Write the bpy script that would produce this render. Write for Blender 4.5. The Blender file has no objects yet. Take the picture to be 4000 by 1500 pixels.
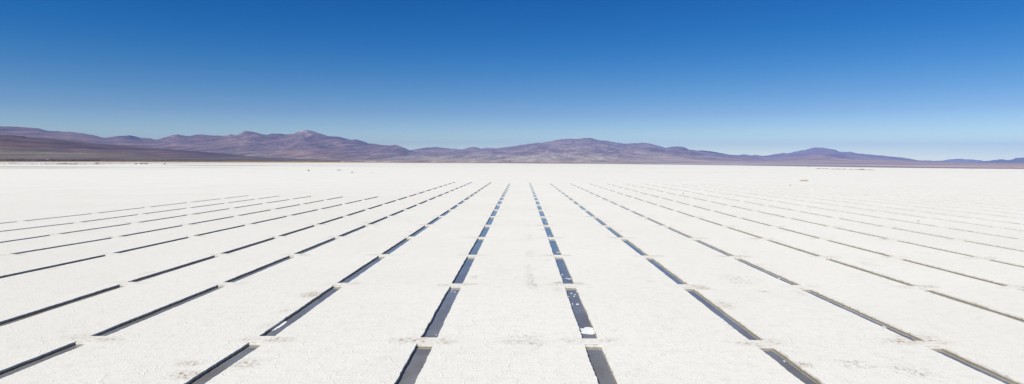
import bpy, bmesh, math, random
import numpy as np
from mathutils import Vector, Matrix
from mathutils.geometry import delaunay_2d_cdt
random.seed(7)
sc = bpy.context.scene
COL = sc.collection
R = math.radians

# ------------------------------------------------------------------ camera
H = 11.0; FOC = 2667.0
yaw = math.atan(37/FOC); pitch = math.atan(119/FOC); roll = R(0.15)
ROT = Matrix.Rotation(yaw, 3, 'Z') @ Matrix.Rotation(math.pi/2 - pitch, 3, 'X') @ Matrix.Rotation(roll, 3, 'Z')
cam = bpy.data.cameras.new('camera'); cam.sensor_width = 36; cam.lens = 36*FOC/4000
cam.clip_start = 0.5; cam.clip_end = 200000
co = bpy.data.objects.new('camera', cam); COL.objects.link(co)
co.matrix_world = Matrix.Translation((0, 0, H)) @ ROT.to_4x4()
sc.camera = co

def ray(x, y):                       # direction of a point measured in the photograph (4000 x 1500)
    return ROT @ Vector(((x-2000)/FOC, -(y-750)/FOC, -1))
def gp(x, y, z=0.0):                 # where that direction meets the height z
    d = ray(x, y); k = (z-H)/d.z
    return Vector((d.x*k, d.y*k, z))
def proj(p):
    v = ROT.transposed() @ (Vector(p)-Vector((0, 0, H)))
    if v.z > -0.1: return None
    return (2000+FOC*v.x/-v.z, 750-FOC*v.y/-v.z)
def azt(x, y):
    d = ray(x, y); return math.atan2(d.x, d.y), d.z/math.hypot(d.x, d.y)
def yhor(x):
    lo, hi = 560.0, 700.0
    for _ in range(30):
        m = (lo+hi)/2
        if ray(x, m).z > 0: lo = m
        else: hi = m
    return lo

# ------------------------------------------------------------------ numpy noise
def _hash(ix, iy, s):
    h = (ix.astype(np.int64)*374761393 + iy.astype(np.int64)*668265263 + s*2147483647*3) & 0xffffffff
    h = ((h ^ (h >> 13))*1274126177) & 0xffffffff
    h = (h ^ (h >> 16)) & 0xffffffff
    return h/4294967296.0*2*math.pi
def perlin(x, y, s=0):
    x = np.asarray(x, float); y = np.asarray(y, float)
    ix = np.floor(x); iy = np.floor(y); fx = x-ix; fy = y-iy
    def g(dx, dy):
        a = _hash(ix+dx, iy+dy, s); return np.cos(a)*(fx-dx)+np.sin(a)*(fy-dy)
    u = fx*fx*fx*(fx*(fx*6-15)+10); v = fy*fy*fy*(fy*(fy*6-15)+10)
    return (g(0,0)*(1-u)+g(1,0)*u)*(1-v)+(g(0,1)*(1-u)+g(1,1)*u)*v
def fbm(x, y, s=0, o=5, gain=.5):
    t = 0; a = 1
    for k in range(o):
        t = t+a*perlin(x*2**k, y*2**k, s+k*17); a *= gain
    return t
def ridged(x, y, s=0, o=5, gain=.5):
    t = 0; a = 1; n = 0
    for k in range(o):
        t = t+a*(1-2.4*np.abs(perlin(x*2**k, y*2**k, s+k*31))); n += a; a *= gain
    return t/n

# ------------------------------------------------------------------ materials
def mat(name, rough=.9, spec=.3):
    m = bpy.data.materials.new(name); m.use_nodes = True
    nt = m.node_tree; b = nt.nodes['Principled BSDF']
    b.inputs['Roughness'].default_value = rough; b.inputs['Specular IOR Level'].default_value = spec
    return m, nt, b
class N:
    def __init__(s, nt): s.nt = nt
    def new(s, t, **k):
        n = s.nt.nodes.new(t)
        for a, v in k.items(): setattr(n, a, v)
        return n
    def link(s, a, b): s.nt.links.new(a, b)
    def put(s, sock, v):
        if isinstance(v, bpy.types.NodeSocket): s.link(v, sock)
        elif isinstance(v, (tuple, list)) and len(v) == 3 and sock.type == 'RGBA': sock.default_value = (*v, 1)
        else: sock.default_value = v
    def math(s, op, a, b=0.0, c=None, clamp=False):
        n = s.new('ShaderNodeMath', operation=op, use_clamp=clamp)
        s.put(n.inputs[0], a); s.put(n.inputs[1], b)
        if c is not None: s.put(n.inputs[2], c)
        return n.outputs[0]
    def mix(s, f, a, b, kind='MIX'):
        n = s.new('ShaderNodeMix', data_type='RGBA', blend_type=kind)
        s.put(n.inputs[0], f); s.put(n.inputs[6], a); s.put(n.inputs[7], b)
        return n.outputs[2]
    def ramp(s, v, a, b, c=0.0, d=1.0):      # clamped map range
        n = s.new('ShaderNodeMapRange'); n.interpolation_type = 'SMOOTHSTEP'
        s.put(n.inputs[0], v); 
        for i, q in enumerate((a, b, c, d)): s.put(n.inputs[i+1], q)
        return n.outputs[0]
    def noise(s, vec, scale, detail=4, rough=.55, dist=0):
        n = s.new('ShaderNodeTexNoise'); s.link(vec, n.inputs['Vector'])
        n.inputs['Scale'].default_value = scale; n.inputs['Detail'].default_value = detail
        n.inputs['Roughness'].default_value = rough; n.inputs['Distortion'].default_value = dist
        return n.outputs['Fac']
    def vmul(s, v, k):
        n = s.new('ShaderNodeVectorMath', operation='MULTIPLY'); s.link(v, n.inputs[0]); n.inputs[1].default_value = k
        return n.outputs[0]
    def pos(s): return s.new('ShaderNodeNewGeometry').outputs['Position']
    def attr(s, nm): return s.new('ShaderNodeAttribute', attribute_name=nm)
    def bump(s, h, strength, dist, normal=None):
        n = s.new('ShaderNodeBump'); s.link(h, n.inputs['Height'])
        n.inputs['Strength'].default_value = strength; n.inputs['Distance'].default_value = dist
        if normal is not None: s.link(normal, n.inputs['Normal'])
        return n.outputs[0]

def salt_material():
    m, nt, b = mat('salt_crust_ground', .95, .1); n = N(nt)
    P = n.pos()
    sep = n.new('ShaderNodeSeparateXYZ'); n.link(P, sep.inputs[0])
    X, Y = sep.outputs[0], sep.outputs[1]
    # polygonal crust plates: lifted edges
    wob = n.new('ShaderNodeTexNoise'); n.link(P, wob.inputs['Vector']); wob.inputs['Scale'].default_value = .9; wob.inputs['Detail'].default_value = 4
    va = n.new('ShaderNodeVectorMath', operation='MULTIPLY_ADD')
    n.link(wob.outputs['Color'], va.inputs[0]); va.inputs[1].default_value = (1.5, 1.5, 0); n.link(P, va.inputs[2])
    pw = n.vmul(va.outputs[0], (1, 1, 0))
    def cells(scale):
        v = n.new('ShaderNodeTexVoronoi', feature='DISTANCE_TO_EDGE'); v.voronoi_dimensions = '2D'
        n.link(pw, v.inputs['Vector']); v.inputs['Scale'].default_value = scale
        return v.outputs['Distance']
    e1 = cells(.80)
    ridge = n.ramp(e1, 0.0, .05, 1, 0)
    brk = n.ramp(n.noise(P, .8, 3), .42, .60)
    ridge = n.math('MULTIPLY', ridge, brk)
    e2 = cells(1.9)
    ridge2 = n.math('MULTIPLY', n.ramp(e2, 0.0, .05, 1, 0), n.ramp(n.noise(P, .9, 3), .55, .7))
    fine = n.noise(P, 6, 6, .7)
    mid = n.noise(P, 1.1, 5, .6)
    # colour
    big = n.noise(P, .035, 5, .6)
    big2 = n.noise(n.vmul(P, (1, .45, 1)), .22, 6, .65)
    c = n.mix(n.ramp(big, .35, .65), (.815, .79, .715), (.85, .828, .76))
    c = n.mix(n.math('MULTIPLY', n.ramp(big2, .5, .72), .4), c, (.73, .70, .635))
    c = n.mix(n.math('MULTIPLY', n.ramp(mid, .46, .72), .38), c, (.65, .63, .575))
    c = n.mix(n.math('MULTIPLY', n.ramp(X, 10, -60), n.ramp(Y, 420, 60, 0, .34)), c, (.62, .60, .55))  # greyer towards the near left: fall-off of light put into the salt colour
    # small grey-brown grains, in loose patches
    fl = n.math('MULTIPLY', n.ramp(n.noise(n.vmul(P, (1, .7, 1)), 4.5, 6, .8), .56, .68), n.ramp(n.noise(P, .25, 5), .36, .66))
    c = n.mix(n.math('MULTIPLY', fl, .85), c, (.45, .42, .39))
    c = n.mix(n.math('MULTIPLY', ridge, .30), c, (.88, .875, .83))
    gr = n.noise(P, 11, 3, .8); gr2 = n.noise(n.vmul(P, (1, .6, 1)), 3.0, 5, .8)
    c = n.mix(n.ramp(gr, .40, .62, 0, .30), c, (.62, .60, .56))
    c = n.mix(n.ramp(gr2, .50, .66, 0, .34), c, (.60, .58, .545))
    c = n.mix(n.ramp(gr, .50, .38, 0, .5), c, (.90, .89, .85))
    # earth trodden into the crust beside the cross walks
    dirt = n.attr('dirt').outputs['Fac']
    dn = n.ramp(n.noise(n.vmul(P, (1, .8, 1)), 3.6, 7, .78), .48, .60)
    dm = n.math('MULTIPLY', dirt, n.math('ADD', n.math('MULTIPLY', dn, 1.2), .10), clamp=True)
    c = n.mix(dm, c, (.36, .265, .175))
    sk = n.attr('scratch').outputs['Fac']
    sn = n.ramp(n.noise(n.vmul(P, (1.0, .6, 1)), 3.2, 6, .75, 1.2), .50, .58)
    c = n.mix(n.math('MULTIPLY', sk, n.math('MULTIPLY', sn, .85)), c, (.25, .22, .19))
    # old wheel marks running along the rows on the right
    tv = n.vmul(P, (1.3, .012, 0))
    tn = n.ramp(n.noise(tv, 1.6, 4, .6), .58, .72)
    tm = n.math('MULTIPLY', n.math('MULTIPLY', tn, n.ramp(X, 14, 30)), n.math('MULTIPLY', n.ramp(n.noise(P, .02, 3), .45, .6), .35))
    c = n.mix(tm, c, (.60, .585, .57))
    # wet streaks and mud films far out on the flat
    w1 = n.noise(n.vmul(P, (.0011, .0045, 1)), 1.0, 2, .5)
    for (y0, hw, x0, x1, s, colr, amp) in (
        (1118, 75, -1000, -640, 1.0, (.15, .11, .09), 30),
        (1112, 60, -760, -420, .55, (.30, .28, .26), 40),
        (900, 30, -760, -560, .65, (.28, .22, .18), 30),
        (893, 28, -620, -420, .45, (.36, .34, .32), 30),
        (990, 34, -470, -330, .35, (.42, .41, .39), 40),
        (1605, 125, -800, -560, .8, (.22, .17, .14), 60),
        (1640, 120, -620, -300, .35, (.42, .41, .39), 80),
        (1385, 75, -420, 60, .30, (.46, .45, .43), 80),
        (2350, 200, -1700, 300, .30, (.48, .45, .42), 300)):
        yy = n.math('ADD', Y, n.math('MULTIPLY', n.math('SUBTRACT', w1, .5), amp*2.0))
        d = n.math('ABSOLUTE', n.math('SUBTRACT', yy, y0))
        f = n.ramp(d, hw*.3, hw, 1, 0)
        wx = (x1-x0)*.3
        f = n.math('MULTIPLY', f, n.math('MULTIPLY', n.ramp(X, x0-wx, x0, 0, 1), n.ramp(X, x1-wx, x1, 1, 0)))
        f = n.math('MULTIPLY', f, n.ramp(n.noise(n.vmul(P, (.004, .03, 1)), 1.0, 3), .25, .55, .35, 1))
        c = n.mix(n.math('MULTIPLY', f, s), c, colr)
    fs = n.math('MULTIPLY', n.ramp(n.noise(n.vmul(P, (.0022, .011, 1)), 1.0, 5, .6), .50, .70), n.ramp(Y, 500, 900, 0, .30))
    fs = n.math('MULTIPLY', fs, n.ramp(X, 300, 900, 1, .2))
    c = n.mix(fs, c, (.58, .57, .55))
    # damp earth along the far left edge of the flat
    em = n.math('MULTIPLY', n.ramp(Y, 1750, 2000), n.ramp(X, -1500, -1050, 1, 0))
    ee = n.ramp(n.noise(n.vmul(P, (.01, .006, 1)), 1.0, 5, .6), .42, .55)
    c = n.mix(n.math('MULTIPLY', em, n.math('MULTIPLY', ee, .7)), c, (.40, .32, .22))
    n.link(c, b.inputs['Base Color'])
    h = n.math('ADD', n.math('MULTIPLY', ridge, .5), n.math('MULTIPLY', ridge2, .25))
    h = n.math('ADD', h, n.math('MULTIPLY', fine, .9))
    h = n.math('ADD', h, n.math('MULTIPLY', mid, .8))
    n.link(n.bump(h, .8, .045), b.inputs['Normal'])
    return m

def wall_material():
    m, nt, b = mat('cut_salt_wall', .85, .3); n = N(nt)
    P = n.pos(); sep = n.new('ShaderNodeSeparateXYZ'); n.link(P, sep.inputs[0]); Z = sep.outputs[2]
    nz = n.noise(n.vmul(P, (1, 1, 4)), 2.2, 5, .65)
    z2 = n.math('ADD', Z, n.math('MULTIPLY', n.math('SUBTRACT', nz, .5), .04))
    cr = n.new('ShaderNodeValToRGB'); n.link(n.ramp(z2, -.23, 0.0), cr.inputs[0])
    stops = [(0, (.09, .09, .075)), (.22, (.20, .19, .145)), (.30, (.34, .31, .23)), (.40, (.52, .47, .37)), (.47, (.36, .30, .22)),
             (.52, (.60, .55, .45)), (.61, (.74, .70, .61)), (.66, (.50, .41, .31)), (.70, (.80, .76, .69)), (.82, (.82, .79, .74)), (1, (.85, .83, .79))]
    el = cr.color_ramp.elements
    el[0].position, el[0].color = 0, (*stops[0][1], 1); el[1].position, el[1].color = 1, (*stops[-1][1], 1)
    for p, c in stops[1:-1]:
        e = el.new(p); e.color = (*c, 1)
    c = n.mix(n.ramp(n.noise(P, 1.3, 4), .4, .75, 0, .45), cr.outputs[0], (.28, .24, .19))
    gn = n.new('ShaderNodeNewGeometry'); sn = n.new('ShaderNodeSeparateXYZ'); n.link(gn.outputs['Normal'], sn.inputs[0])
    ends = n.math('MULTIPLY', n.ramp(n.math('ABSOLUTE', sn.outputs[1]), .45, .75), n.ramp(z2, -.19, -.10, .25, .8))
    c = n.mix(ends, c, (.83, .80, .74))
    n.link(c, b.inputs['Base Color'])
    n.link(n.bump(n.noise(n.vmul(P, (1, 1, 3)), 9, 5, .7), .8, .05), b.inputs['Normal'])
    return m
def floor_material():
    m, nt, b = mat('pool_bottom_mud', .9, .2); n = N(nt); P = n.pos()
    a = n.noise(P, 1.2, 6, .7); g = n.noise(P, 9, 5, .8)
    c = n.mix(n.ramp(a, .35, .65), (.23, .215, .18), (.31, .30, .27))
    c = n.mix(n.ramp(g, .55, .7, 0, .7), c, (.10, .095, .08))
    n.link(c, b.inputs['Base Color'])
    n.link(n.bump(g, .6, .05), b.inputs['Normal'])
    return m
def water_material():
    m = bpy.data.materials.new('brine_water'); m.use_nodes = True; nt = m.node_tree; n = N(nt)
    nt.nodes.remove(nt.nodes['Principled BSDF']); out = nt.nodes['Material Output']
    P = n.pos()
    bp = n.bump(n.noise(P, 5, 3, .5), .06, .02)
    fr = n.new('ShaderNodeFresnel'); fr.inputs['IOR'].default_value = 1.52; n.link(bp, fr.inputs['Normal'])
    gl = n.new('ShaderNodeBsdfGlossy'); gl.inputs['Roughness'].default_value = .03; n.link(bp, gl.inputs['Normal'])
    gl.inputs['Color'].default_value = (1, 1, 1, 1)
    tr = n.new('ShaderNodeBsdfTransparent'); tr.inputs['Color'].default_value = (.84, .87, .87, 1)
    mx = n.new('ShaderNodeMixShader'); 
    df = n.new('ShaderNodeBsdfDiffuse')
    sl = n.noise(n.vmul(P, (.5, .22, 1)), .9, 5, .6); n.link(n.mix(n.ramp(sl, .35, .65), (.25, .215, .16), (.32, .31, .28)), df.inputs['Color'])
    m2 = n.new('ShaderNodeMixShader'); m2.inputs[0].default_value = .72; n.link(tr.outputs[0], m2.inputs[1]); n.link(df.outputs[0], m2.inputs[2])
    n.link(fr.outputs[0], mx.inputs[0]); n.link(m2.outputs[0], mx.inputs[1]); n.link(gl.outputs[0], mx.inputs[2])
    n.link(mx.outputs[0], out.inputs['Surface'])
    return m
def noisy(name, c1, c2, scale=3, rough=.9, spec=.2, bump=.4, bd=.03):
    m, nt, b = mat(name, rough, spec); n = N(nt)
    t = n.new('ShaderNodeTexCoord').outputs['Object']
    f = n.noise(t, scale, 5, .65)
    n.link(n.mix(n.ramp(f, .35, .65), c1, c2), b.inputs['Base Color'])
    if bump: n.link(n.bump(n.noise(t, scale*4, 5, .7), bump, bd), b.inputs['Normal'])
    return m
SALT = salt_material(); WALL = wall_material(); FLOOR = floor_material(); WATER = water_material()
CRUST = noisy('floating_salt', (.78, .77, .76), (.86, .86, .86), 4)

def terrain_material():
    m, nt, b = mat('dry_hillside', 1, .05); n = N(nt); P = n.pos()
    base = n.attr('tone').outputs['Color']
    f1 = n.noise(n.vmul(P, (.0020, .00022, .0075)), 1.0, 8, .66, .6)
    f2 = n.noise(n.vmul(P, (.008, .0008, .022)), 1.0, 7, .72, .4)
    c = n.mix(n.ramp(f1, .36, .64, 0, 1), base, n.mix(1.0, base, (.52, .51, .62), 'MULTIPLY'))
    c = n.mix(n.ramp(f2, .42, .62, 0, .8), c, n.mix(1.0, c, (1.50, 1.38, 1.25), 'MULTIPLY'))
    n.link(c, b.inputs['Base Color'])
    n.link(n.bump(n.noise(n.vmul(P, (.0045, .0006, .012)), 1.0, 7, .6), 1.0, 110.0), b.inputs['Normal'])
    return m
TERR = terrain_material()

# ------------------------------------------------------------------ object helpers
def mesh_obj(name, verts, faces, m, parent=None, mats=None, fmat=None, smooth=False):
    me = bpy.data.meshes.new(name); me.from_pydata([tuple(v) for v in verts], [], faces)
    for q in (mats or [m]): me.materials.append(q)
    if fmat is not None: me.polygons.foreach_set('material_index', fmat)
    if smooth: me.polygons.foreach_set('use_smooth', [True]*len(me.polygons))
    me.update()
    o = bpy.data.objects.new(name, me); COL.objects.link(o)
    if parent: o.parent = parent
    return o
def tag(o, label=None, cat=None, group=None, kind=None):
    if label: o['label'] = label
    if cat: o['category'] = cat
    if group: o['group'] = group
    if kind: o['kind'] = kind
    return o
def thing(name, loc, label, cat, group=None, rz=0):
    o = bpy.data.objects.new(name, None); COL.objects.link(o); o.location = loc; o.rotation_euler.z = rz
    o.empty_display_size = .5
    return tag(o, label, cat, group)
def bm_obj(name, bm, m, parent=None, smooth=False):
    bmesh.ops.recalc_face_normals(bm, faces=bm.faces)
    me = bpy.data.meshes.new(name); bm.to_mesh(me); bm.free(); me.materials.append(m)
    if smooth: me.polygons.foreach_set('use_smooth', [True]*len(me.polygons))
    o = bpy.data.objects.new(name, me); COL.objects.link(o)
    if parent: o.parent = parent
    return o

# ------------------------------------------------------------------ the rows of pools
W = 1.02
def upx(n): return .112+.648*n
def rowA(y): return 1990-.5743*(y-713)
YF = {}; YN = {}
for k in range(1, 22):
    y = 631+1000/upx(k); YF[k] = gp(rowA(y), y).y
    y = 631+1000/(upx(k-1)+.048) if k > 0 else 3000; YN[k] = gp(rowA(y), y).y
PER = YF[10]-YF[9]
rows = []        # (pixel points of the left rim, phase shift, right-rim flag, side, index)
left = [
 [(1990,713),(1538,1500)],
 [(1917.6,711),(1320,1102),(1000,1320),(715,1500)],
 [(1843,711),(871,1102),(841,1116),(333,1319),(0,1449)],
 [(1776,711),(498,1100),(461,1112),(0,1257)]]
right = [
 [(2065,712),(2336,1500)],
 [(2141,713),(2942,1341)],
 [(2217.5,714),(3067,1102),(3579,1338)],
 [(2291,715),(3498,1100)]]
leftb = [([(1487,765),(740,923),(405,995),(0,1079)], 0),
 ([(1349,766),(906,845),(424,929),(27,993)], -.04),
 ([(1232,763),(508,872),(229,912)], .065),
 ([(1105,763),(279.5,870.6),(37,898.5)], .085),
 ([(980,762),(345,835),(74.5,863.6)], .15)]
for i, p in enumerate(left): rows.append((p, 0, False, 'left', i+1))
for i, (p, s) in enumerate(leftb): rows.append((p, s/.648*PER, False, 'left', i+5))
for i, p in enumerate(right): rows.append((p, 0, False, 'right', i+1))
fx = [(2365.6,715.5),(2438,716),(2511,716.5),(2584.5,717),(2654,717.5),(2726.6,718),(2796,719),(2869,720),(2941,721)]
fx += [(2941+71*k, 721+k) for k in range(1, 13)]
rx = [1127,1038,978,934,900,875,853,836.6,822.6,810,798,788,780,773,767,761.5,756.5,752,748,744.5,741.5]
for i, (a, b) in enumerate(zip(fx, rx)): rows.append(([a, (4000, b)], 0, True, 'right', i+5))

ordinal = ['zeroth','first','second','third','fourth','fifth','sixth','seventh','eighth','ninth','tenth','eleventh','twelfth','thirteenth',
 'fourteenth','fifteenth','sixteenth','seventeenth','eighteenth','nineteenth','twentieth','twenty-first','twenty-second','twenty-third','twenty-fourth','twenty-fifth']
pools = []
for (pts, ph, rr, side, idx) in rows:
    g = sorted([gp(*q) for q in pts], key=lambda v: v.y)
    gy = [v.y for v in g]; gx = [v.x for v in g]
    def lx(Y, gy=gy, gx=gx, rr=rr):
        if Y <= gy[0]: j = 0
        elif Y >= gy[-1]: j = len(gy)-2
        else: j = max(k for k in range(len(gy)-1) if gy[k] <= Y)
        t = (Y-gy[j])/(gy[j+1]-gy[j])
        return gx[j]+(gx[j+1]-gx[j])*t-(W if rr else 0)
    yend = gy[-1]
    seq = 0
    for k in range(1, 22):
        y0 = YN[k]+ph+random.uniform(-.15, .15); y1 = YF[k]+ph+random.uniform(-.08, .16)
        if y1 > yend+3: break
        cs = [proj((lx(y0), y0, 0)), proj((lx(y1), y1, 0)), proj((lx(y0)+W, y0, 0)), proj((lx(y1)+W, y1, 0))]
        xs = [c[0] for c in cs]; ys = [c[1] for c in cs]
        if max(xs) < 0 or min(xs) > 4000 or min(ys) > 1500: continue
        seq += 1
        # visible area in the frame, used to rank pools by size
        vx = max(0, min(4000, max(xs))-max(0, min(xs))); w = W*H*FOC/(y1*y1)
        pools.append(dict(side=side, idx=idx, k=k, seq=seq, y0=y0, y1=y1, lx=lx, size=vx*max(w, .3)+ (max(ys)-min(ys))*W*FOC/y1))
print('pools', len(pools), 'period', PER, 'Y range', YF[1], YF[19])

# a few pools carry sheets and flakes of floating salt: pixel centre, half length, half width (metres)
CR = [(2300,1291,.85,.6),(2232,1145,.28,.12),(2246,1150,.22,.10),(2255,1139,.3,.16),(2243,1157,.2,.1),(2222,1158,.15,.08),(2256,1188,.35,.18),(2236,1187,.3,.1),
 (2196,1072,.35,.16),(2225,1089,.35,.3),(2215,1087,.2,.2),(2180,985,.35,.36),(2146,921,.35,.4),(2134,868,.4,.35),(2125,893,.3,.45),
 (1085,1272,1.1,.30),(1112,1258,.5,.22),(1070,1286,.6,.25),(1110,1256,.2,.1),(1752,1140,.3,.15),(1765,1137,.2,.1),(1777,1140,.22,.09),
 (3043,1087,.5,.12),(3455,1276,.4,.1),(2577,1037,.15,.08),(3064,1410,.15,.08),(1925,885,.4,.2),(1704,1307,.12,.06)]
def outline(p):
    y0, y1, lx = p['y0'], p['y1'], p['lx']
    L = y1-y0; step = min(3.0, max(.22, y0/190.0)); n = max(4, int(L/step))
    ys = np.linspace(y0, y1, n+1)
    s = p['idx']*7+(3 if p['side'] == 'left' else 0)
    jl = .03*perlin(ys*.45, ys*0+s+.3, 1)*2+.03*perlin(ys*1.7, ys*0+s+.7, 2)
    jr = .03*perlin(ys*.45, ys*0+s+9.3, 3)*2+.03*perlin(ys*1.7, ys*0+s+5.7, 4)
    if y0 < 150:
        rs = np.random.RandomState(p['idx']*100+p['k'])
        jl = jl+rs.uniform(-.02, .02, n+1); jr = jr+rs.uniform(-.02, .02, n+1)
    X = np.array([lx(v) for v in ys])
    Lp = [(X[i]+jl[i], ys[i]) for i in range(n+1)]; Rp = [(X[i]+W+jr[i], ys[i]) for i in range(n+1)]
    m = 4 if y0 < 150 else 1
    def end(a, b, sgn):
        out = []
        for i in range(1, m):
            t = i/m; out.append((a[0]+(b[0]-a[0])*t, a[1]+(b[1]-a[1])*t+random.uniform(-.03, .03)))
        return out
    loop = list(Lp[:1])+end(Lp[0], Rp[0], 0)+Rp+end(Rp[-1], Lp[-1], 0)+Lp[::-1][:-1]
    nrm = []
    for i, q in enumerate(loop):
        nx = 0; ny = 0
        if abs(q[1]-y0) < .06: ny = 1
        if abs(q[1]-y1) < .06: ny = -1
        cx = lx(q[1])+W/2
        if abs(q[0]-cx) > W*.38: nx = 1 if q[0] < cx else -1
        nrm.append((nx, ny))
    return Lp, Rp, loop, nrm
LEV = [(0, 0), (-.025, .0), (-.05, -.003), (-.055, .012), (-.095, .014), (-.10, .022), (-.19, .026), (-.42, .04)]
LEVFAR = [(0, 0), (-.05, .0), (-.06, .010), (-.17, .02), (-.42, .03)]
def pool_parts(p):
    Lp, Rp, loop, nrm = outline(p); p['loop'] = loop
    lev = LEV if p['y0'] < 150 else LEVFAR
    n = len(loop); V = []; Fc = []
    for li, (z, off) in enumerate(lev):
        for i, (q, m) in enumerate(zip(loop, nrm)):
            e = 6 if m[1] < 0 else (.3 if m[1] > 0 else 1)
            jit = random.uniform(-.004, .004) if (0 < li < len(lev)-1 and p['y0'] < 150) else 0
            V.append((q[0]+m[0]*off, q[1]+m[1]*off*e, z+jit))
    for li in range(len(lev)-1):
        for i in range(n):
            j = (i+1) % n
            Fc.append((li*n+i, li*n+j, (li+1)*n+j, (li+1)*n+i))
    def strip(z, ins, yi0, yi1):
        sv = []; sf = []
        for i, (a, b) in enumerate(zip(Lp, Rp)):
            y = a[1]+(yi0 if i == 0 else (-yi1 if i == len(Lp)-1 else 0))
            sv += [(a[0]+ins, y, z), (b[0]-ins, y, z)]
            if i: k = 2*i; sf.append((k-2, k-1, k+1, k))
        return sv, sf
    return (V, Fc), strip(-.40, .015, .0, .02), strip(-.17, .01, .0, .05)
def look(p):
    s, i, k = p['side'], p['idx'], p['k']
    if (s, i, k) == ('right', 1, 3): return 'half-crusted grey pool'
    if (s, i, k) == ('left', 3, 3) or (s, i, k) == ('left', 2, 3): pass
    if s == 'left' and i >= 4: return 'dark slit-like brine pool'
    if s == 'right' and i >= 4: return 'tan-walled brine trench'
    return 'grey brine pool' if k <= 3 else 'blue brine pool'
pools.sort(key=lambda p: -p['size'])
GRP = 'brine pools cut in rows into the salt flat'
stuff = ([], [], [])
for rank, p in enumerate(pools):
    (wv, wf), (fv, ff), (av, af) = pool_parts(p)
    if rank >= 300:
        V, Fc, M = stuff
        for vs, fs, mi in ((wv, wf, 0), (fv, ff, 1), (av, af, 2)):
            o = len(V); V += vs; Fc += [tuple(i+o for i in f) for f in fs]; M += [mi]*len(fs)
        continue
    c = Vector((p['lx'](p['y0'])+W/2, p['y0'], 0))
    r = 'row' if (p['side'], p['idx']) != ('x', 0) else ''
    lab = f"{look(p)}, {ordinal[p['seq']]} from the front in the {ordinal[p['idx']]} row {p['side']} of centre"
    t = thing('brine_pool', c, lab, 'brine pool', GRP)
    sh = lambda vs: [(x-c.x, y-c.y, z) for x, y, z in vs]
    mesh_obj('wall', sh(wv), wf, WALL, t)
    mesh_obj('pool_floor', sh(fv), ff, FLOOR, t)
    mesh_obj('water_surface', sh(av), af, WATER, t)
    for (px, py, hl, hw) in CR:
        q = gp(px, py, -.15)
        if not (p['y0'] < q.y < p['y1'] and -.25 < q.x-p['lx'](q.y) < W+.25): continue
        nn = 22; top = []
        for a in range(nn):
            th = 2*math.pi*a/nn
            rr = 1+.45*float(perlin(math.cos(th)*1.6+px, math.sin(th)*1.6+py, 5))+random.uniform(-.12, .12)
            ex, ey = math.cos(th), math.sin(th)
            if hl >= .8: ex = max(-.9, min(.9, ex*1.6))
            kk = 1 if hl >= .8 else .6; x = q.x+ex*rr*hw*kk; y = q.y+ey*rr*hl*kk
            l = p['lx'](y); x = max(l+.03, min(l+W-.03, x)); y = max(p['y0']+.05, min(p['y1']-.05, y))
            top.append((x-c.x, y-c.y))
        vs = [(x, y, -.155+random.uniform(-.005, .005)) for x, y in top]+[(x, y, -.18) for x, y in top]
        fs = [tuple(range(nn))]+[(i, i+nn, (i+1) % nn+nn, (i+1) % nn) for i in range(nn)]
        mesh_obj('salt_crust', vs, fs, CRUST, t)
if stuff[0]:
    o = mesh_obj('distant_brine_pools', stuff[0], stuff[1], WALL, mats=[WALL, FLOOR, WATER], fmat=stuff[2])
    tag(o, 'the faintest thin brine pools far out on the right of the flat', 'brine pools', None, 'stuff')

# ------------------------------------------------------------------ the salt flat: one sheet, cut out round every pool
spots = []       # x, y, radius x, radius y, dirt strength, scratch strength
for p in pools:
    if p['y1'] > 235: continue
    rs = np.random.RandomState(p['idx']*57+p['k']*13+(5 if p['side'] == 'left' else 0))
    yb = p['y1']+.75; x0 = p['lx'](p['y1'])
    for sx in (-1, 1):
        st = rs.uniform(.2, 1.0)
        spots.append((x0+W/2+sx*rs.uniform(.85, 1.25), yb+rs.uniform(-.3, .3), rs.uniform(.6, 1.2), rs.uniform(.5, .9), st*1.1, 0))
    spots.append((x0+W/2, yb, .7, .5, .22, 0))
    if rs.rand() < .45:
        sx = rs.choice((-1, 1)); yy = rs.uniform(p['y0'], p['y1'])
        spots.append((p['lx'](yy)+W/2+sx*rs.uniform(.9, 1.4), yy, rs.uniform(.3, .6), rs.uniform(.4, 1.6), rs.uniform(.3, .7), 0))
for (px, py, rx_, ry_, d, s) in [(1216,1150,.8,1.3,1.5,0),(1115,1214,.4,.5,.9,0),(1430,868,.5,1.2,.9,0),(2185,1105,.55,.7,1.5,0),(2255,1107,.7,.8,.9,0),
    (2740,1125,.8,.9,1.2,0),(1640,1328,.9,.7,.9,0),(2075,1095,.45,4.0,0,1.1),(2065,1060,.3,6,0,.7),(2060,1318,1.2,.6,0,.8),(2040,1335,1.6,.6,.3,.6),
    (2090,1345,.5,1.0,0,.7),(2068,925,.4,5,0,.6),(2063,880,.4,4,0,.4),(2068,990,.4,3,0,.8),(2082,1110,.5,1.5,0,1.2),(3140,1424,.5,.5,1.2,0),(2985,1138,.5,.4,.8,0),
    (2830,1190,.7,1.6,.7,0),(3580,1315,1.2,.6,.9,0),(3610,1330,.8,.4,1.0,0),(2540,1100,.6,.7,0,.5),(2880,1090,1.6,3,0,.6),(3390,1030,1,2,0,.5),
    (3560,1450,1.0,1.2,0,.8),(3340,1420,1.2,1,0,.6),(960,1420,.8,1.0,.6,.4),(730,1465,.8,.8,1.0,0),(740,1420,.7,.6,.9,0),(500,880,.4,.6,.4,0)]:
    q = gp(px, py); spots.append((q.x, q.y, rx_, ry_, d, s))
pts = []; faces = []; ring = [(x, y, a, b) for (x, y, a, b, d, q) in spots]
for p in pools:
    o = len(pts); pts += p['loop']; faces.append(list(range(o, o+len(p['loop']))))
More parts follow.
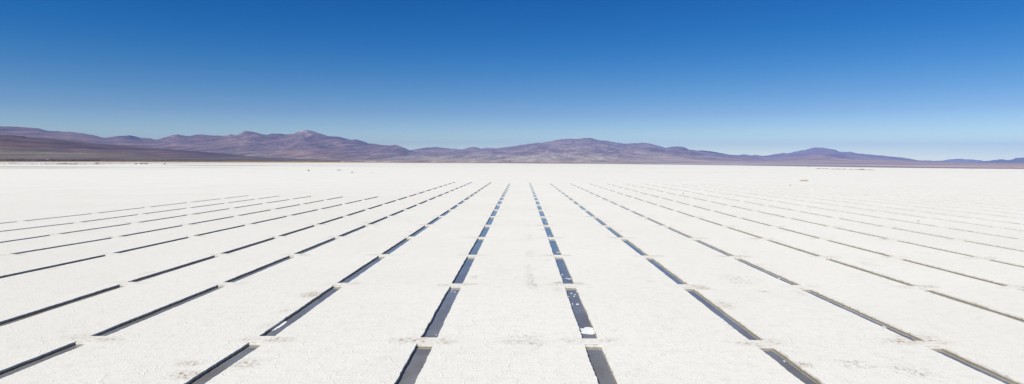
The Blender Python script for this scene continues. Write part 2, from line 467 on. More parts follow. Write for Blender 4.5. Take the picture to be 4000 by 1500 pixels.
for (x, y, a, b, d, s) in spots:
    for i in range(-5, 6):
        for j in range(-5, 6):
            e = i+.5*(j % 2)
            if e*e+j*j > 27: continue
            pts.append((x+e/4*a+random.uniform(-.02, .02), y+j/4*b+random.uniform(-.02, .02)))
for (x, y, a, b) in ring:
    for k in range(16):
        th = k*math.pi/8+.1
        pts.append((x+math.cos(th)*(a*1.45+.25), y+math.sin(th)*(b*1.45+.25)))
for x in range(-32, 33, 4):
    for y in range(1, 38, 4): pts.append((x*1000+37, y*1000-4000))
pts += [(-35000, -4000), (35000, -4000), (35000, 36500), (-35000, 36500)]
vo, eo, fo, ov, oe, of = delaunay_2d_cdt([Vector(q) for q in pts], [], faces, 0, 1e-6)
keep = [f for f, src in zip(fo, of) if not src]
gv = np.array([(v.x, v.y) for v in vo])
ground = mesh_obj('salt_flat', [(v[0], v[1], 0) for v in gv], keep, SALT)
if sum(pl.normal.z for pl in ground.data.polygons[:50]) < 0:
    ground.data.flip_normals()
tag(ground, kind='structure')
dirt = np.zeros(len(gv)); scr = np.zeros(len(gv))
for (x, y, a, b, d, s) in spots:
    r2 = ((gv[:, 0]-x)/a)**2+((gv[:, 1]-y)/b)**2
    f = np.clip(1-r2/1.7, 0, 1)**1.3
    dirt = np.maximum(dirt, f*d); scr = np.maximum(scr, f*s)
for nm, arr in (('dirt', dirt), ('scratch', scr)):
    at = ground.data.attributes.new(nm, 'FLOAT', 'POINT'); at.data.foreach_set('value', arr.astype(np.float32))

# ------------------------------------------------------------------ hills and mountains
def interp(profile, xs):
    px = [q[0] for q in profile]; py = [q[1] for q in profile]
    return np.interp(xs, px, py)
XS = np.arange(-1000, 5001, 5.0)
YH = np.interp(XS, [-1000, 1500, 2000, 2500, 5000], [yhor(v) for v in (-1000, 1500, 2000, 2500, 5000)])
def cols(ypx):
    az = np.empty(len(XS)); te = np.empty(len(XS))
    for i, (x, y) in enumerate(zip(XS, ypx)): az[i], te[i] = azt(x, y)
    return az, te
def layer(name, prof, r0, r1, tone, seed, x0=-1000, x1=5000, gam=1.6, amp=.5, nt=60, kx=2.6, kr=4.5, rough=1.0, paint=None, foot=0.0, fan=.12, back=1.35):
    global YH
    r0 = np.broadcast_to(np.asarray(r0, float), XS.shape); r1 = np.broadcast_to(np.asarray(r1, float), XS.shape)
    yp = interp(prof, XS)+rough*fbm(XS/26, XS*0+seed, seed, 5, .6)*2.0
    az, te = cols(yp); _, t0 = cols(YH-foot)
    m = (XS >= x0) & (XS <= x1); idx = np.where(m)[0]; r0 = r0[idx]; r1 = r1[idx]
    T = np.concatenate([np.linspace(0, 1, nt), np.linspace(1.04, back, 8)])
    ci = len(idx); A = az[idx]; E = te[idx]; E0 = t0[idx]
    kk = np.exp(-.5*(np.arange(-18, 19)/7.0)**2); kk /= kk.sum()
    ES = np.convolve(np.pad(te, 18, 'edge'), kk, 'valid')[idx]
    V = np.zeros((len(T), ci, 3)); CLR = np.zeros((len(T), ci, 4)); CLR[..., 3] = 1
    YPX = np.zeros((len(T), ci))
    for j, t in enumerate(T):
        tt = min(t, 1.0)
        rr = r0+(r1-r0)*t
        X = rr*np.sin(A); Yw = rr*np.cos(A)
        arc = A*r1/1000
        wx = fbm(arc/3, np.full(ci, rr/5000), seed+3, 3)*1.4
        wy = fbm(X/3100+7, Yw/3100, seed+5, 3)*1.2; wx = fbm(X/3100, Yw/3100, seed+3, 3)*1.2
        ra = ridged((X+.42*Yw)/1000/kx+wx*.7, Yw/1000/(kr*3)+wy*.5, seed, 6, .58)
        rb = ridged((X-.30*Yw)/1000/kx*.85+wy*.7, Yw/1000/(kr*3)+wx*.5, seed+60, 6, .58)
        rg = .5*(ra+rb)+.35*np.maximum(ra, rb)
        big = fbm(X/4800+wx*.3, Yw/6200+wy*.3, seed+9, 3)
        g = fan*tt+(1-fan)*(tt**gam)
        bl = np.clip((tt-.72)/.28, 0, 1)**1.5; EE = ES*(1-bl)+E*bl; EE = np.minimum(EE, E+np.maximum(EE-E, 0)*0+0*E) if t > .9 else EE
        span = np.maximum(EE-E0, 0)
        e = E0+span*g
        e = e+span*amp*(.30*(rg-.35)+.32*big)*(tt*(1-tt))**.6*1.5*np.clip((tt-.05)*3, 0, 1)
        e = np.minimum(e, E-span*.05*(1-tt)**.8)
        z = H+rr*e
        if t > 1: z = H+r1*E-(t-1)/(back-1)*(r1*E+60)
        if j == 0: z = z*0-3
        V[j, :, 0] = X; V[j, :, 1] = Yw; V[j, :, 2] = z
        ypx = YH[idx]-(e-E0)*FOC; YPX[j] = ypx
        nz = fbm(X/1500+wx, Yw/9000+wy+z/260.0, seed+40, 5, .6)
        rel = (YH[idx]-ypx)/np.maximum(YH[idx]-yp[idx], 4)
        lo, hi, rk = [np.array(c) for c in tone]
        f = np.clip((rel+nz*.30-.20)/.30, 0, 1)[:, None]
        c = lo*(1-f)+hi*f
        f2 = np.clip((nz-.25)*2.0, 0, .6)[:, None]
        c = c*(1-f2)+rk*f2
        CLR[j, :, :3] = c
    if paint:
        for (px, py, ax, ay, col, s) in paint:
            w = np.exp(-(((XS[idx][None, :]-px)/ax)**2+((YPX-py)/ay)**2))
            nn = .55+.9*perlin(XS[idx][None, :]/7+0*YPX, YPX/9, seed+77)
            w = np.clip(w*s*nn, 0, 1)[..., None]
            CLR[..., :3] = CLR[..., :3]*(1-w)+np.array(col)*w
    nT = len(T); Fc = []
    for j in range(nT-1):
        for i in range(ci-1):
            a = j*ci+i; Fc.append((a, a+1, a+ci+1, a+ci))
    o = mesh_obj(name, V.reshape(-1, 3), Fc, TERR, smooth=True)
    at = o.data.attributes.new('tone', 'FLOAT_COLOR', 'POINT'); at.data.foreach_set('color', CLR.reshape(-1).astype(np.float32))
    tag(o, kind='structure')
    return o, V, YPX, idx

# plain between the shore of the salt and the hills
shore = [(-1000,629),(0,631.8),(500,632.5),(1000,634.5),(1500,636),(2000,638),(2400,640.5),(2700,644),(3000,648),(3500,655.5),(4000,660.5),(5000,672)]
ys = interp(shore, XS)
az, te = cols(ys); rs0 = -H/te
rs0 = np.minimum(rs0, 6500)
fr = np.concatenate([[0.999, 1.0, 1.004, 1.015, 1.03, 1.05, 1.08, 1.12, 1.18, 1.3, 1.5, 1.9, 2.5, 4], ])
V = []; C = []
nsh = fbm(XS/22, XS*0, 5, 4)*.02+fbm(XS/150, XS*0, 8, 3)*.02
for j, f in enumerate(fr):
    rr = rs0*(1+(f-1))*(1+nsh*(1 if j < 8 else .5))
    ext = rr-rs0
    z = -.6+0*rr if j == 0 else .25+np.clip(ext*.0003, 0, 3)+np.where(XS > 2300, np.clip(ext, 0, 1e6)*.0022, 0)+np.clip(ext-4500, 0, 1e6)*.0022
    for i in range(len(XS)):
        V.append((rr[i]*math.sin(az[i]), rr[i]*math.cos(az[i]), z[i]))
        x = XS[i]
        yel = max(0, min(1, (1900-x)/700)) if x > 300 else max(.35, min(1, (x+300)/600))
        grass = np.array((.66, .43, .035))*yel+np.array((.40, .34, .26))*(1-yel)
        scrub = np.array((.105, .078, .058)); far = np.array((.38, .345, .31))
        if j <= 10: c = grass
        elif j <= 11: c = grass*.6+scrub*.4
        else: c = scrub if x < 900 else (scrub*(1-min(1, (x-900)/800))+far*min(1, (x-900)/800))
        if x > 2100:
            q = min(1, (x-2100)/700); c = c*(1-q)+np.array((.40, .36, .41))*q  # lighter mauve to the right: missing haze put into the plain's colour
        C += [*c, 1]
nx = len(XS); Fc = [(j*nx+i, j*nx+i+1, (j+1)*nx+i+1, (j+1)*nx+i) for j in range(len(fr)-1) for i in range(nx-1)]
plain = mesh_obj('grass_plain', V, Fc, TERR, smooth=True)
at = plain.data.attributes.new('tone', 'FLOAT_COLOR', 'POINT'); at.data.foreach_set('color', np.array(C, np.float32))
tag(plain, kind='structure')

MAUVE = (.165, .105, .10); OLIVE = (.135, .115, .085); PALE = (.27, .21, .17); DARK = (.07, .055, .06)
fore = [(-1000,505),(-300,518),(0,527),(60,528),(110,536),(200,541),(330,557),(440,565),(560,573),(700,585),(850,597),(1000,605),(1200,612),(1400,617),(1600,623),(1800,632)]
lp = [(-1000,470),(-400,480),(0,493),(45,494),(110,498),(160,503),(186,511),(230,513),(285,516),(330,522),(365,527),(390,535),(410,538),(440,534),(480,530),(505,529.5),(530,533),(548,538),(575,539),(590,541),(606,545),(625,542),(650,535),(675,527),(695,525),(715,528),(740,533),(765,525),(790,525),(820,528),(850,530),(890,530),(897,527),(905,523),(912,529),(930,527),(950,514),(965,511),(985,514),(1000,518),(1030,526),(1047,526),(1058,521),(1075,522),(1095,522),(1110,525),(1145,523),(1160,517),(1175,508),(1200,507),(1212,509),(1228,514),(1245,520),(1260,525),(1280,531),(1330,535),(1345,540),(1370,546),(1390,544),(1415,551),(1440,560),(1470,562),(1490,567),(1515,567),(1545,566),(1560,570),(1580,578),(1597,585),(1640,595),(1700,606),(1800,622)]
mp = [(1330,625),(1380,612),(1400,609),(1440,606),(1489,598),(1510,597),(1560,592),(1600,587),(1650,582),(1700,578.5),(1760,580),(1795,583),(1810,582),(1835,575),(1845,573.5),(1865,576),(1880,581),(1900,577),(1920,577),(1930,580),(1960,576),(2000,572),(2040,565),(2090,559),(2115,557),(2150,552),(2190,544),(2230,541.5),(2260,542),(2285,539),(2305,538.5),(2325,543),(2345,549),(2370,550),(2400,556),(2430,559),(2445,562),(2470,560),(2495,559),(2510,556.5),(2530,560),(2560,565),(2580,571),(2600,578),(2620,574),(2640,571),(2665,573),(2680,578),(2690,584),(2710,585),(2730,590),(2770,597),(2800,599),(2820,602),(2860,606),(2885,610),(2905,609),(2950,612),(3000,620),(3100,630)]
rp = [(2780,618),(2870,608),(2885,606),(2905,602),(2925,605),(2935,607),(2950,605),(2975,608),(3000,607),(3020,603),(3060,597),(3075,599),(3090,596),(3110,591),(3140,587),(3165,579),(3185,576),(3215,577),(3245,582),(3265,586),(3280,593),(3325,593),(3340,598),(3400,604),(3450,608),(3510,614),(3555,620),(3580,625),(3620,627),(3660,628),(3690,630),(3730,638),(3770,636),(3790,636),(3830,640),(3860,632),(3870,636),(3900,637),(3920,635),(3943,630),(3960,636),(4000,640),(4200,632),(4600,622),(5000,634)]
bf = [(3500,634),(3650,629),(3690,626),(3715,622),(3740,620),(3770,622),(3800,623),(3850,629),(3950,632),(4200,634),(5000,630)]
bg = [(3780,638),(3850,630),(3865,628),(3880,625),(3890,624),(3915,623),(3945,625),(3960,621),(3970,617),(4000,615),(4300,608),(5000,612)]
mf = [(1480,606),(1560,592),(1600,586),(1650,579),(1680,575.5),(1705,574.5),(1730,577),(1760,581),(1900,596)]
mf2 = [(2650,598),(2730,588),(2770,589.5),(2800,595),(2830,601),(2870,606),(2950,616)]
fA = layer('foothills', fore, np.interp(XS, [0, 1700], [7200, 9500]), np.interp(XS, [0, 600, 1700], [9800, 12500, 18500]), ((.21, .175, .12), (.17, .118, .09), (.26, .18, .125)), 11, x1=1790, gam=1.0, amp=.75, kx=1.2, kr=1.6, fan=.4,
  paint=[(150,603,260,5,(.25,.23,.165),.8),(330,600,60,5,(.30,.26,.18),.7),(650,602,40,4,(.17,.13,.10),.5),(610,586,12,4,(.22,.13,.10),.9),(20,539,30,8,(.04,.035,.045),.8),(95,550,6,5,(.03,.03,.04),1),(395,578,5,2,(.04,.03,.04),1),(60,532,60,4,(.07,.06,.06),.6),(200,624,500,4.5,(.11,.065,.03),1.4),(900,625,500,2.5,(.12,.095,.075),1.0)], foot=0)
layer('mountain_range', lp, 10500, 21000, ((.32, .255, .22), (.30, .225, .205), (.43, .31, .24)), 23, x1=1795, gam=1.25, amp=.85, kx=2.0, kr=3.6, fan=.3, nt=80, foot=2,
  paint=[(1192,520,24,13,(.48,.42,.41),2.0),(1228,521,14,7,(.46,.40,.39),1.3),(955,518,14,9,(.42,.34,.33),.9),(1095,530,32,5,(.06,.06,.10),1.6),(505,545,48,11,(.06,.055,.09),1.5),(905,534,14,5,(.06,.06,.09),.8),(740,548,30,12,(.08,.07,.09),.6),  # strongest blue-black spots: shaded slopes painted into the rock colour
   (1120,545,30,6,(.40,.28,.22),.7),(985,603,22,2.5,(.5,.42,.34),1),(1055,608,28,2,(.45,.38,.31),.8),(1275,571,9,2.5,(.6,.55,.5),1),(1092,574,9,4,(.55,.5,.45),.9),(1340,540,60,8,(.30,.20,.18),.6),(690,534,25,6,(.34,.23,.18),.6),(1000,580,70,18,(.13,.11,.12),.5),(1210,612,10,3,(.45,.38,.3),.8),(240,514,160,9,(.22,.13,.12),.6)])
layer('far_mountains', mf, 18000, 28000, ((.2, .15, .15), (.24, .16, .14), (.3, .22, .2)), 31, x0=1480, x1=1900, nt=30)
layer('far_mountains', mf2, 18000, 27000, ((.12, .10, .12), (.12, .10, .12), (.2, .15, .14)), 32, x0=2640, x1=2950, nt=30)
layer('mountains', mp, 8500, 22000, ((.44, .365, .33), (.35, .28, .27), (.46, .36, .31)), 43, x0=1330, x1=3095, gam=1.3, amp=.85, kx=1.7, kr=3.0, fan=.3, nt=80, foot=1,
  paint=[(2255,576,20,3,(.62,.56,.52),1.2),(2235,582,12,2,(.55,.5,.46),.9),(1900,618,600,9,(.44,.40,.34),1.3),(2200,622,400,9,(.46,.42,.36),1.3),(2520,603,9,3,(.55,.48,.44),1),(2583,582,10,2,(.6,.55,.5),.8),(1735,597,4,6,(.4,.34,.3),.7),(2055,604,7,1.5,(.5,.42,.36),1),(1710,583,40,4,(.30,.2,.17),.7),(2560,590,40,10,(.08,.07,.09),.7),(2510,565,20,4,(.3,.22,.18),.6),
   (1700,610,45,6,(.22,.19,.14),.9),(1790,611,40,4,(.23,.19,.15),.8),(2060,590,30,5,(.22,.16,.13),.7),(2120,580,25,6,(.07,.06,.08),.5),(2650,585,40,8,(.2,.14,.13),.5)])
layer('hills', rp, 6000, 26000, ((.44, .37, .34), (.33, .28, .32), (.42, .34, .33)), 53, x0=2780, gam=1.25, amp=.8, kx=1.9, kr=3.0, fan=.3, nt=80, foot=-2,
  paint=[(3200,614,40,9,(.42,.32,.30),1.2),(3190,628,110,5,(.38,.31,.28),.8),(3300,641,400,5,(.42,.37,.33),.9),(3730,650,60,2,(.46,.40,.27),1.2),(3810,652,60,2,(.42,.37,.27),1.0),(3375,626,20,1.5,(.42,.33,.3),.9),(3860,646,260,8,(.20,.155,.21),1.5),(3740,650,60,2,(.46,.40,.27),.9)])
layer('knoll', [(3860,664),(3920,659),(3945,652),(3957,646),(3972,645),(3985,650),(4010,652),(4060,656),(4120,664)], 1700, 3200, ((.40, .29, .235), (.42, .30, .26), (.5, .4, .34)), 61, x0=3865, x1=4120, nt=24, foot=-16, amp=.3, kx=.3, kr=.5, rough=.5)
layer('far_mountains', bf, 24000, 36000, ((.36, .34, .36), (.36, .34, .36), (.36, .34, .36)), 71, x0=3500, nt=20)
layer('far_mountains', bg, 19000, 28000, ((.24, .23, .25), (.20, .20, .23), (.26, .24, .25)), 73, x0=3780, nt=20)

# ------------------------------------------------------------------ small things standing on the flat
def simple(name, c, rough=.6, spec=.4):
    return noisy(name, tuple(v*.85 for v in c), c, 2.5, rough, spec, .1, .01)
M_YEL = simple('ochre_paint', (.50, .33, .10)); M_DARK = simple('dark_steel', (.035, .033, .032)); M_RUB = simple('tyre_rubber', (.02, .02, .02), .9)
M_WHT = simple('white_paint', (.80, .80, .79), .35, .5); M_GLS = simple('dark_glass', (.03, .035, .04), .1, .6); M_RED = simple('faded_red_paint', (.30, .06, .05))
M_EARTH = noisy('tan_earth', (.36, .27, .19), (.46, .36, .26), .9); M_BRN = noisy('brown_earth', (.13, .095, .06), (.24, .18, .11), .5)
M_ROCK = noisy('dark_rubble', (.03, .027, .026), (.08, .07, .065), 1.2); M_PILE = noisy('heaped_salt', (.66, .64, .60), (.82, .81, .79), .3)
M_LEAF = noisy('dry_scrub', (.075, .06, .035), (.16, .125, .07), .6)

def box(bm, x0, x1, y0, y1, z0, z1, bev=.05, taper=0, tx=0):
    vs = [bm.verts.new((x0 if a else x1, y0 if b else y1, z)) for z in (z0, z1) for a, b in ((1, 1), (0, 1), (0, 0), (1, 0))]
    cx = (x0+x1)/2; cy = (y0+y1)/2
    for v in vs[4:]:
        v.co.x = cx+(v.co.x-cx)*(1-taper)+tx; v.co.y = cy+(v.co.y-cy)*(1-taper*.6)
    f = [(3, 2, 1, 0), (4, 5, 6, 7), (0, 1, 5, 4), (1, 2, 6, 5), (2, 3, 7, 6), (3, 0, 4, 7)]
    fs = [bm.faces.new([vs[i] for i in q]) for q in f]
    if bev:
        ed = list({e for g in fs for e in g.edges})
        bmesh.ops.bevel(bm, geom=ed, offset=bev, segments=2, affect='EDGES')
def cyl(bm, c, r, w, seg=18):
    m = Matrix.Translation(c) @ Matrix.Rotation(math.pi/2, 4, 'X')
    bmesh.ops.create_cone(bm, cap_ends=True, segments=seg, radius1=r, radius2=r, depth=w, matrix=m)
def beam(bm, a, b, w0, w1):
    a = Vector(a); b = Vector(b); d = (b-a).normalized(); s = Vector((0, 1, 0)); u = d.cross(s)
    vs = []
    for p, w in ((a, w0), (b, w1)):
        for i, j in ((1, 1), (-1, 1), (-1, -1), (1, -1)): vs.append(bm.verts.new(p+s*i*w*.45+u*j*w*.5))
    for q in ((0, 1, 2, 3), (7, 6, 5, 4), (0, 4, 5, 1), (1, 5, 6, 2), (2, 6, 7, 3), (3, 7, 4, 0)): bm.faces.new([vs[i] for i in q])
def part(name, m, parent, fn, smooth=False):
    bm = bmesh.new(); fn(bm); return bm_obj(name, bm, m, parent, smooth)

def excavator(loc, rz, label, body, boom, lift):
    t = thing('excavator', loc, label, 'excavator', 'earth movers parked far out on the flat', rz)
    for s in (-1, 1):
        part('crawler_track', M_RUB, t, lambda bm: (cyl(bm, (-1.5, s*1.15, .45), .45, .5), cyl(bm, (1.5, s*1.15, .45), .45, .5), box(bm, -1.5, 1.5, s*1.15-.25, s*1.15+.25, .03, .88, .04)))
    part('engine_house', body, t, lambda bm: (box(bm, -2.1, .9, -1.2, 1.2, 1.0, 2.1, .12), box(bm, -.5, .5, -.5, .5, .6, 1.05, .02)))
    c = part('cab', M_DARK, t, lambda bm: box(bm, .2, 1.5, .2, 1.2, 1.1, 2.9, .1, .12))
    part('cab_window', M_GLS, c, lambda bm: box(bm, .5, 1.46, .3, 1.1, 1.9, 2.6, .03))
    b = part('boom', boom, t, lambda bm: (beam(bm, (.8, -.3, 1.6), (1.6, -.3, 1.6+lift*.62), .7, .6), beam(bm, (1.6, -.3, 1.5+lift*.62), (1.2+lift*.12, -.3, 1.6+lift), .6, .38)))
    part('dipper_arm', boom, t, lambda bm: beam(bm, (1.2+lift*.12, -.3, 1.55+lift), (3.2, -.3, 1.2+lift*.4), .42, .3))
    part('bucket', M_DARK, t, lambda bm: box(bm, 2.8, 3.7, -.9, .3, .45+lift*.4, 1.25+lift*.4, .08, .25))
def truck(loc, rz, label, cabm):
    t = thing('dump_truck', loc, label, 'truck', 'earth movers parked far out on the flat', rz)
    part('chassis', M_DARK, t, lambda bm: box(bm, -3.2, 3.2, -.9, .9, .7, 1.05, .04))
    part('tipper_body', M_DARK, t, lambda bm: box(bm, -3.3, 1.2, -1.25, 1.25, 1.1, 2.5, .08, -.06))
    c = part('cab', cabm, t, lambda bm: box(bm, 1.5, 3.3, -1.15, 1.15, .8, 2.9, .15, .1))
    part('windscreen', M_GLS, c, lambda bm: box(bm, 2.4, 3.27, -1.0, 1.0, 1.9, 2.6, .03))
    for x in (-2.3, -1.0, 2.3):
        for s in (-1, 1):
            part('wheel', M_RUB, t, lambda bm: cyl(bm, (x, s*1.05, .52), .52, .4))
def at_px(x, y): return gp(x, y)
truck(at_px(532, 641.2), R(8), 'dark dump truck with a faded red cab, parked leftmost in its line', M_RED)
excavator(at_px(548, 641.2), R(150), 'ochre excavator with raised arm, next to the leftmost truck', M_YEL, M_YEL, 3.8)
excavator(at_px(555, 641.3), R(170), 'dark excavator with raised ochre arm, middle machine of the line', M_DARK, M_YEL, 3.4)
excavator(at_px(564.5, 641.2), R(175), 'ochre excavator with the longest raised arm, beside the rightmost truck', M_YEL, M_YEL, 4.8)
truck(at_px(573, 641.2), R(5), 'all dark dump truck at the right end of the line of machines', M_DARK)

def car(loc, rz, label):
    t = thing('parked_car', loc, label, 'car', None, rz)
    def body(bm):
        prof = [(-2.2, .35), (-2.25, .75), (-2.05, .98), (-1.75, 1.02), (1.0, 1.0), (2.0, .86), (2.2, .65), (2.2, .35)]
        L_ = [bm.verts.new((x, -.86, z)) for x, z in prof]; R_ = [bm.verts.new((x, .86, z)) for x, z in prof]
        bm.faces.new(L_); bm.faces.new(R_[::-1])
        for i in range(len(prof)): bm.faces.new((L_[i], R_[i], R_[(i+1) % 8], L_[(i+1) % 8]))
        bmesh.ops.bevel(bm, geom=list(bm.edges), offset=.05, segments=2, affect='EDGES')
    part('body', M_WHT, t, body)
    r = part('roof', M_WHT, t, lambda bm: box(bm, -1.25, .6, -.66, .66, 1.42, 1.52, .04, .04))
    part('window', M_GLS, t, lambda bm: box(bm, -1.75, 1.15, -.8, .8, .98, 1.44, .03, .25))
    for x in (-1.4, 1.4):
        for s in (-1, 1):
            w = part('wheel', M_RUB, t, lambda bm: cyl(bm, (x, s*.8, .33), .33, .22))
            part('rim', M_WHT, w, lambda bm: cyl(bm, (x, s*.82, .33), .19, .21))
    for s in (-1, 1):
        part('headlight', M_GLS, t, lambda bm: box(bm, 2.1, 2.22, s*.62-.14, s*.62+.14, .62, .76, .02))
car(at_px(1325, 667.6), R(4), 'white car parked alone out on the bare salt')

def mound(name, loc, rx_, ry_, h, m, label, cat, seed, peaks=((0, 0, 1),), group=None, pw=1.3):
    nx, ny = 34, 22; V = []; Fc = []
    for j in range(ny+1):
        for i in range(nx+1):
            u = -1+2*i/nx; v = -1+2*j/ny
            r = 0
            for (px, py, ph) in peaks: r = max(r, ph*max(0, 1-math.hypot((u-px)/(.95-abs(px)*.6), (v-py)/(.95-abs(py)*.6)))**pw)
            z = h*r*(1+.35*float(fbm(u*3+seed, v*3, seed, 4)))-.03
            V.append((u*rx_, v*ry_, z))
    for j in range(ny):
        for i in range(nx):
            a = j*(nx+1)+i; Fc.append((a, a+1, a+nx+2, a+nx+1))
    o = mesh_obj(name, V, Fc, m, smooth=True); o.location = loc
    return tag(o, label, cat, group)
mound('earth_mound', at_px(3140, 707.6), 2.55, 1.6, 1.05, M_EARTH, 'tan earth heap with two humps, alone on the right of the flat', 'mound', 3, ((-.25, 0, .85), (.42, -.1, .9), (-.55, 0, .5)), pw=.7)
mound('earth_mound', at_px(1375, 675), 1.75, 1.4, 1.35, M_EARTH, 'small peaked tan earth heap right of the white car', 'mound', 4, pw=.9)
mound('dark_heap', at_px(1205, 667.6), 1.1, .9, 1.7, M_ROCK, 'small black pointed heap left of the white car', 'heap', 5, ((.2, 0, 1), (-.3, 0, .45)), pw=.9)
mound('clod', at_px(1395, 675), .6, .5, .5, M_EARTH, 'little brown clod just right of the small tan heap', 'clod', 6)
mound('salt_pile', at_px(1433, 676.5), 1.8, 1.2, .45, M_PILE, 'low white salt pile beside the brown clod', 'salt pile', 7, pw=.8)
mound('salt_ridge', at_px(1452, 674.5), 2.4, 1.8, .3, M_EARTH, 'low tan spoil ridge just right of the low white salt pile', 'spoil', 8)
mound('dark_heap', at_px(641, 641.4), 4.5, 3, 3.6, M_ROCK, 'black heap with a low tail, right of the line of machines', 'heap', 9, ((.45, 0, 1), (-.05, 0, .5), (-.6, 0, .2)), pw=.9)
mound('clod', at_px(3587, 865), .38, .3, .3, M_EARTH, 'small brown clod lying between two pool rows at the right', 'clod', 10)
mound('stone', at_px(2669, 757.5), .28, .22, .4, M_ROCK, 'lone dark stone among the thin pools right of centre', 'stone', 12)
mound('dark_heap', at_px(3087, 724), .6, .4, .4, M_ROCK, 'tiny dark heap in front of the two-humped tan mound', 'heap', 13, ((0, 0, 1), (-.5, 0, .4), (.5, 0, .4)))
mound('dark_heap', at_px(3158, 652.3), 2.2, 1.5, 1.3, M_ROCK, 'speck-sized dark heap at the far shore, right of centre', 'heap', 14)
for (x, y, w, h, lb) in ((430, 639.5, 11, .9, 'low brown spoil bank left of the machines, nearer the shore'), (477, 636.8, 22, 1.2, 'long low brown bank just behind and left of the machines'),
    (378, 639.0, 13, 3.0, 'dark scrubby hump at the right end of the brown bank')):
    q = at_px(x, y); mound('spoil_bank', q, w*.6, 6, h*1.6, M_BRN, lb, 'spoil bank', int(x), ((-.3, 0, .8), (.4, 0, 1)), 'low banks at the left shore of the flat')
for (x, y, w, h, lb) in ((3197, 659.2, 6, 1.0, 'leftmost low grey spoil bank in the thin line near the right shore'), (3222, 659.6, 9, .9, 'second low grey spoil bank from the left near the right shore'),
    (3266, 661.0, 13, .8, 'longest low grey spoil bank in the line near the right shore'), (3296, 661.4, 4, 1.0, 'short grey spoil bank right of the longest one near the right shore'),
    (3340, 662.2, 16, .7, 'faint wide spoil bank in the right half of the shore line'), (3366, 663.3, 5, 1.6, 'tallest grey spoil bump at the right end of the line near the shore'), (3392, 663.6, 12, .6, 'last faint spoil bank of the line, rightmost near the shore')):
    mound('spoil_bank', at_px(x, y), w*.85, 3.5, h*1.1, M_BRN, lb, 'spoil bank', int(x), ((-.4, 0, .8), (.3, 0, 1), (.6, 0, .7)), 'low banks at the right shore of the flat')
for i, (x, y, w, h, lb) in enumerate(((95, 640.0, 34, 2.4, 'broad white salt pile behind the brown bank at the far left'), (137, 639.0, 20, 3.2, 'pale cream salt pile right of the broad one'),
    (163, 637.6, 14, 2.6, 'small bright white salt pile near the yellow shore'), (12, 639.6, 26, 3.2, 'cream salt pile cut by the left edge of the picture'), (218, 638.4, 26, 2.2, 'long pale salt pile above the dark scrub'), (278, 638.0, 20, 2.6, 'white salt pile beside dark scrub clumps'))):
    mound('salt_pile', at_px(x, y), w, 12, h, M_PILE if i in (0, 2, 5) else noisy('stained_salt', (.60, .52, .38), (.78, .74, .66), .08), lb, 'salt pile', 20+i, ((-.4, 0, .8), (.35, 0, 1)), 'salt piles at the left shore', pw=.6)

# brown scrub along a bank at the left
bm = bmesh.new(); rs = np.random.RandomState(3)
for i in range(520):
    x = rs.uniform(-160, 408) if i % 4 else rs.uniform(200, 300); dens = 1 if 60 < x < 200 or x > 225 else .55
    if rs.rand() > dens: continue
    y = 641.6+rs.normal()*.35+(0 if x > 80 else (80-x)*-.012)
    if i % 5 == 0 and 190 < x < 300: y -= rs.uniform(1.0, 3.5)
    q = gp(x, y); s = rs.uniform(.6, 1.5)*(1.3 if 225 < x < 300 else 1)
    n0 = len(bm.verts)
    for k in range(7):
        a = rs.uniform(0, 6.28); el = rs.uniform(.2, 1.3); l = s*rs.uniform(.6, 1.4)
        d = Vector((math.cos(a)*math.cos(el)*1.6, math.sin(a)*math.cos(el), math.sin(el)*.8)); sd = d.cross(Vector((0, 0, 1))).normalized()*l*.45
        p0 = q+Vector((0, 0, .0)); tip = p0+d*l
        vs = [bm.verts.new(v) for v in (p0-sd*.5, p0+sd*.5, tip+sd+Vector((0, 0, .1*l)), tip-sd*.8, )]
        bm.faces.new(vs)
sc_o = bm_obj('scrub', bm, M_LEAF)
tag(sc_o, 'strip of low brown scrub along the bank at the far left of the flat', 'scrub', None, 'stuff')

# marker post near the far end of the pools
t = thing('marker_post', at_px(1788, 710.5), 'thin pale stake standing just past the far end of the pools', 'post')
part('stake', simple('weathered_wood', (.33, .29, .25)), t, lambda bm: box(bm, -.035, .035, -.035, .035, -.2, .75, .008))
part('stake_cap', simple('cap_paint', (.30, .24, .2)), t, lambda bm: box(bm, -.06, .06, -.06, .06, .75, .82, .01))

# far houses on the slope at the left
_, VA, YPXA, idxA = fA
def on_slope(x, y):
    i = int(np.argmin(np.abs(XS[idxA]-x))); col = YPXA[:60, i]
    j = int(np.argmin(np.abs(col-y))); v = VA[max(j, 1), i]; return Vector(v)
M_ROOF = simple('tin_roof', (.10, .075, .08)); M_PLST = simple('plaster', (.62, .58, .54))
def house(loc, w, d, h, wm, rm, label, rz=0):
    t = thing('house', loc, label, 'house', 'small buildings on the slope at the left', rz)
    wl = part('wall', wm, t, lambda bm: box(bm, -w/2, w/2, -d/2, d/2, -2, h, .05))
    def roof(bm):
        vs = [bm.verts.new(v) for v in ((-w/2-.4, -d/2-.4, h), (w/2+.4, -d/2-.4, h), (w/2+.4, d/2+.4, h), (-w/2-.4, d/2+.4, h), (-w/2-.4, 0, h+d*.28), (w/2+.4, 0, h+d*.28))]
        for q in ((0, 1, 5, 4), (2, 3, 4, 5), (0, 4, 3), (1, 2, 5), (3, 2, 1, 0)): bm.faces.new([vs[i] for i in q])
    part('roof', rm, t, roof)
    part('door', M_DARK, t, lambda bm: box(bm, -.5, .5, -d/2-.06, -d/2+.1, 0, 2.1, .02))
    for x in (-w*.3, w*.3): part('window', M_GLS, t, lambda bm: box(bm, x-.6, x+.6, -d/2-.06, -d/2+.1, 1.2, 2.3, .02))
house(on_slope(179, 624), 8, 7, 4, M_PLST, M_PLST, 'pale small house, leftmost on the slope above the white piles')
house(on_slope(187, 624), 9, 7, 4.5, M_PLST, M_PLST, 'pale small house in the middle of the far group')
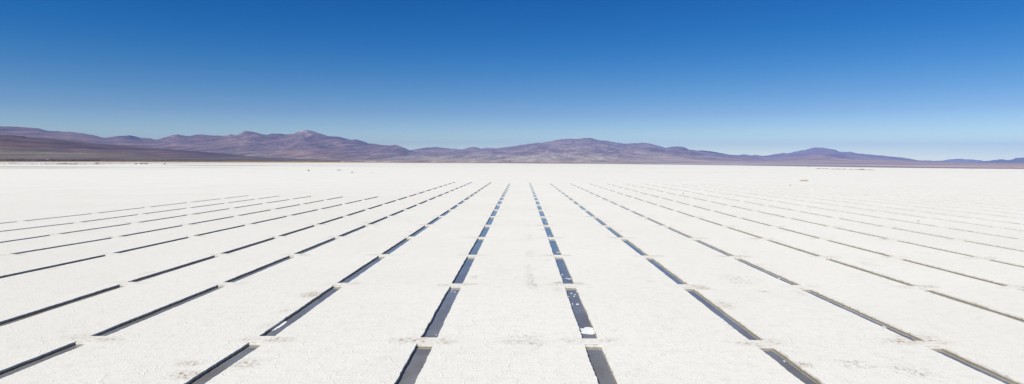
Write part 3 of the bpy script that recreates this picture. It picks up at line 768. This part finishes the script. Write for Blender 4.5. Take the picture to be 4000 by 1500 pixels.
house(on_slope(200, 623.5), 26, 10, 4, simple('dark_plaster', (.14, .08, .08)), M_ROOF, 'long dark shed, rightmost of the far group')

# ------------------------------------------------------------------ air
HD = 3.2e-5
bm = bmesh.new()
box(bm, -36000, 36000, -4500, 37500, -1.6, 1050, 0)
hz = bpy.data.materials.new('air'); hz.use_nodes = True; nt = hz.node_tree; nt.nodes.remove(nt.nodes['Principled BSDF'])
pv = nt.nodes.new('ShaderNodeVolumePrincipled'); pv.inputs['Color'].default_value = (.24, .42, 1.0, 1); pv.inputs['Anisotropy'].default_value = -.3; pv.inputs['Density'].default_value = HD
nt.links.new(pv.outputs[0], nt.nodes['Material Output'].inputs['Volume'])
ho = bm_obj('haze', bm, hz); tag(ho, kind='stuff', label='thin blue air between the salt flat and the mountains')

# ------------------------------------------------------------------ light
SUN_EL = R(48); SUN_DIR = Vector((-.78, -.62, 0)).normalized()
to_sun = Vector((SUN_DIR.x*math.cos(SUN_EL), SUN_DIR.y*math.cos(SUN_EL), math.sin(SUN_EL)))
sl = bpy.data.lights.new('sun', 'SUN'); sl.energy = 4.95; sl.angle = R(.5); sl.color = (1, .965, .87)
so = bpy.data.objects.new('sun', sl); COL.objects.link(so); so.rotation_euler = to_sun.to_track_quat('Z', 'Y').to_euler()
w = bpy.data.worlds.new('World'); sc.world = w; w.use_nodes = True; nt = w.node_tree
sky = nt.nodes.new('ShaderNodeTexSky'); sky.sky_type = 'NISHITA'; sky.sun_disc = False
sky.sun_elevation = SUN_EL; sky.sun_rotation = math.atan2(to_sun.x, to_sun.y)
sky.altitude = 3400; sky.air_density = 1.0; sky.dust_density = 0.0; sky.ozone_density = 3.0
n = N(nt)
dirv = n.new('ShaderNodeTexCoord').outputs['Generated']
sepd = n.new('ShaderNodeSeparateXYZ'); n.link(dirv, sepd.inputs[0])
deep = n.new('ShaderNodeValToRGB'); n.link(n.math('MULTIPLY', sepd.outputs[2], 2.0, clamp=True), deep.inputs[0])
SKY = [(0.0, (2.3, 2.1, 1.4)), (.017, (1.95, 1.82, 1.28)), (.034, (1.5, 1.48, 1.16)), (.050, (1.08, 1.18, 1.06)), (.068, (.75, .91, .975)), (.095, (.46, .76, .92)), (.123, (.26, .66, .91)), (.150, (.13, .58, .905)), (.1775, (.05, .525, .90)), (.227, (.0, .45, .88)), (.48, (.40, .58, .85))]
el = deep.color_ramp.elements
el[0].position = 0; el[1].position = SKY[-1][0]*2; el[0].color = (*SKY[0][1], 1); el[1].color = (*SKY[-1][1], 1)
for q, c in SKY[1:-1]:
    e = el.new(q*2); e.color = (*c, 1)
mulk = n.mix(1.0, sky.outputs[0], deep.outputs[0], 'MULTIPLY')
nt.links.new(mulk, nt.nodes['Background'].inputs['Color'])
nt.nodes['Background'].inputs['Strength'].default_value = 0.1

sc.view_settings.view_transform = 'Standard'; sc.view_settings.look = 'None'; sc.view_settings.gamma = 1; sc.view_settings.exposure = 0.0
sc.render.engine = 'CYCLES'
cy = sc.cycles
cy.use_denoising = True; cy.max_bounces = 6; cy.diffuse_bounces = 3; cy.glossy_bounces = 3; cy.transparent_max_bounces = 12
cy.volume_bounces = 0; cy.caustics_reflective = False; cy.caustics_refractive = False
cy.use_adaptive_sampling = True; cy.adaptive_threshold = .02
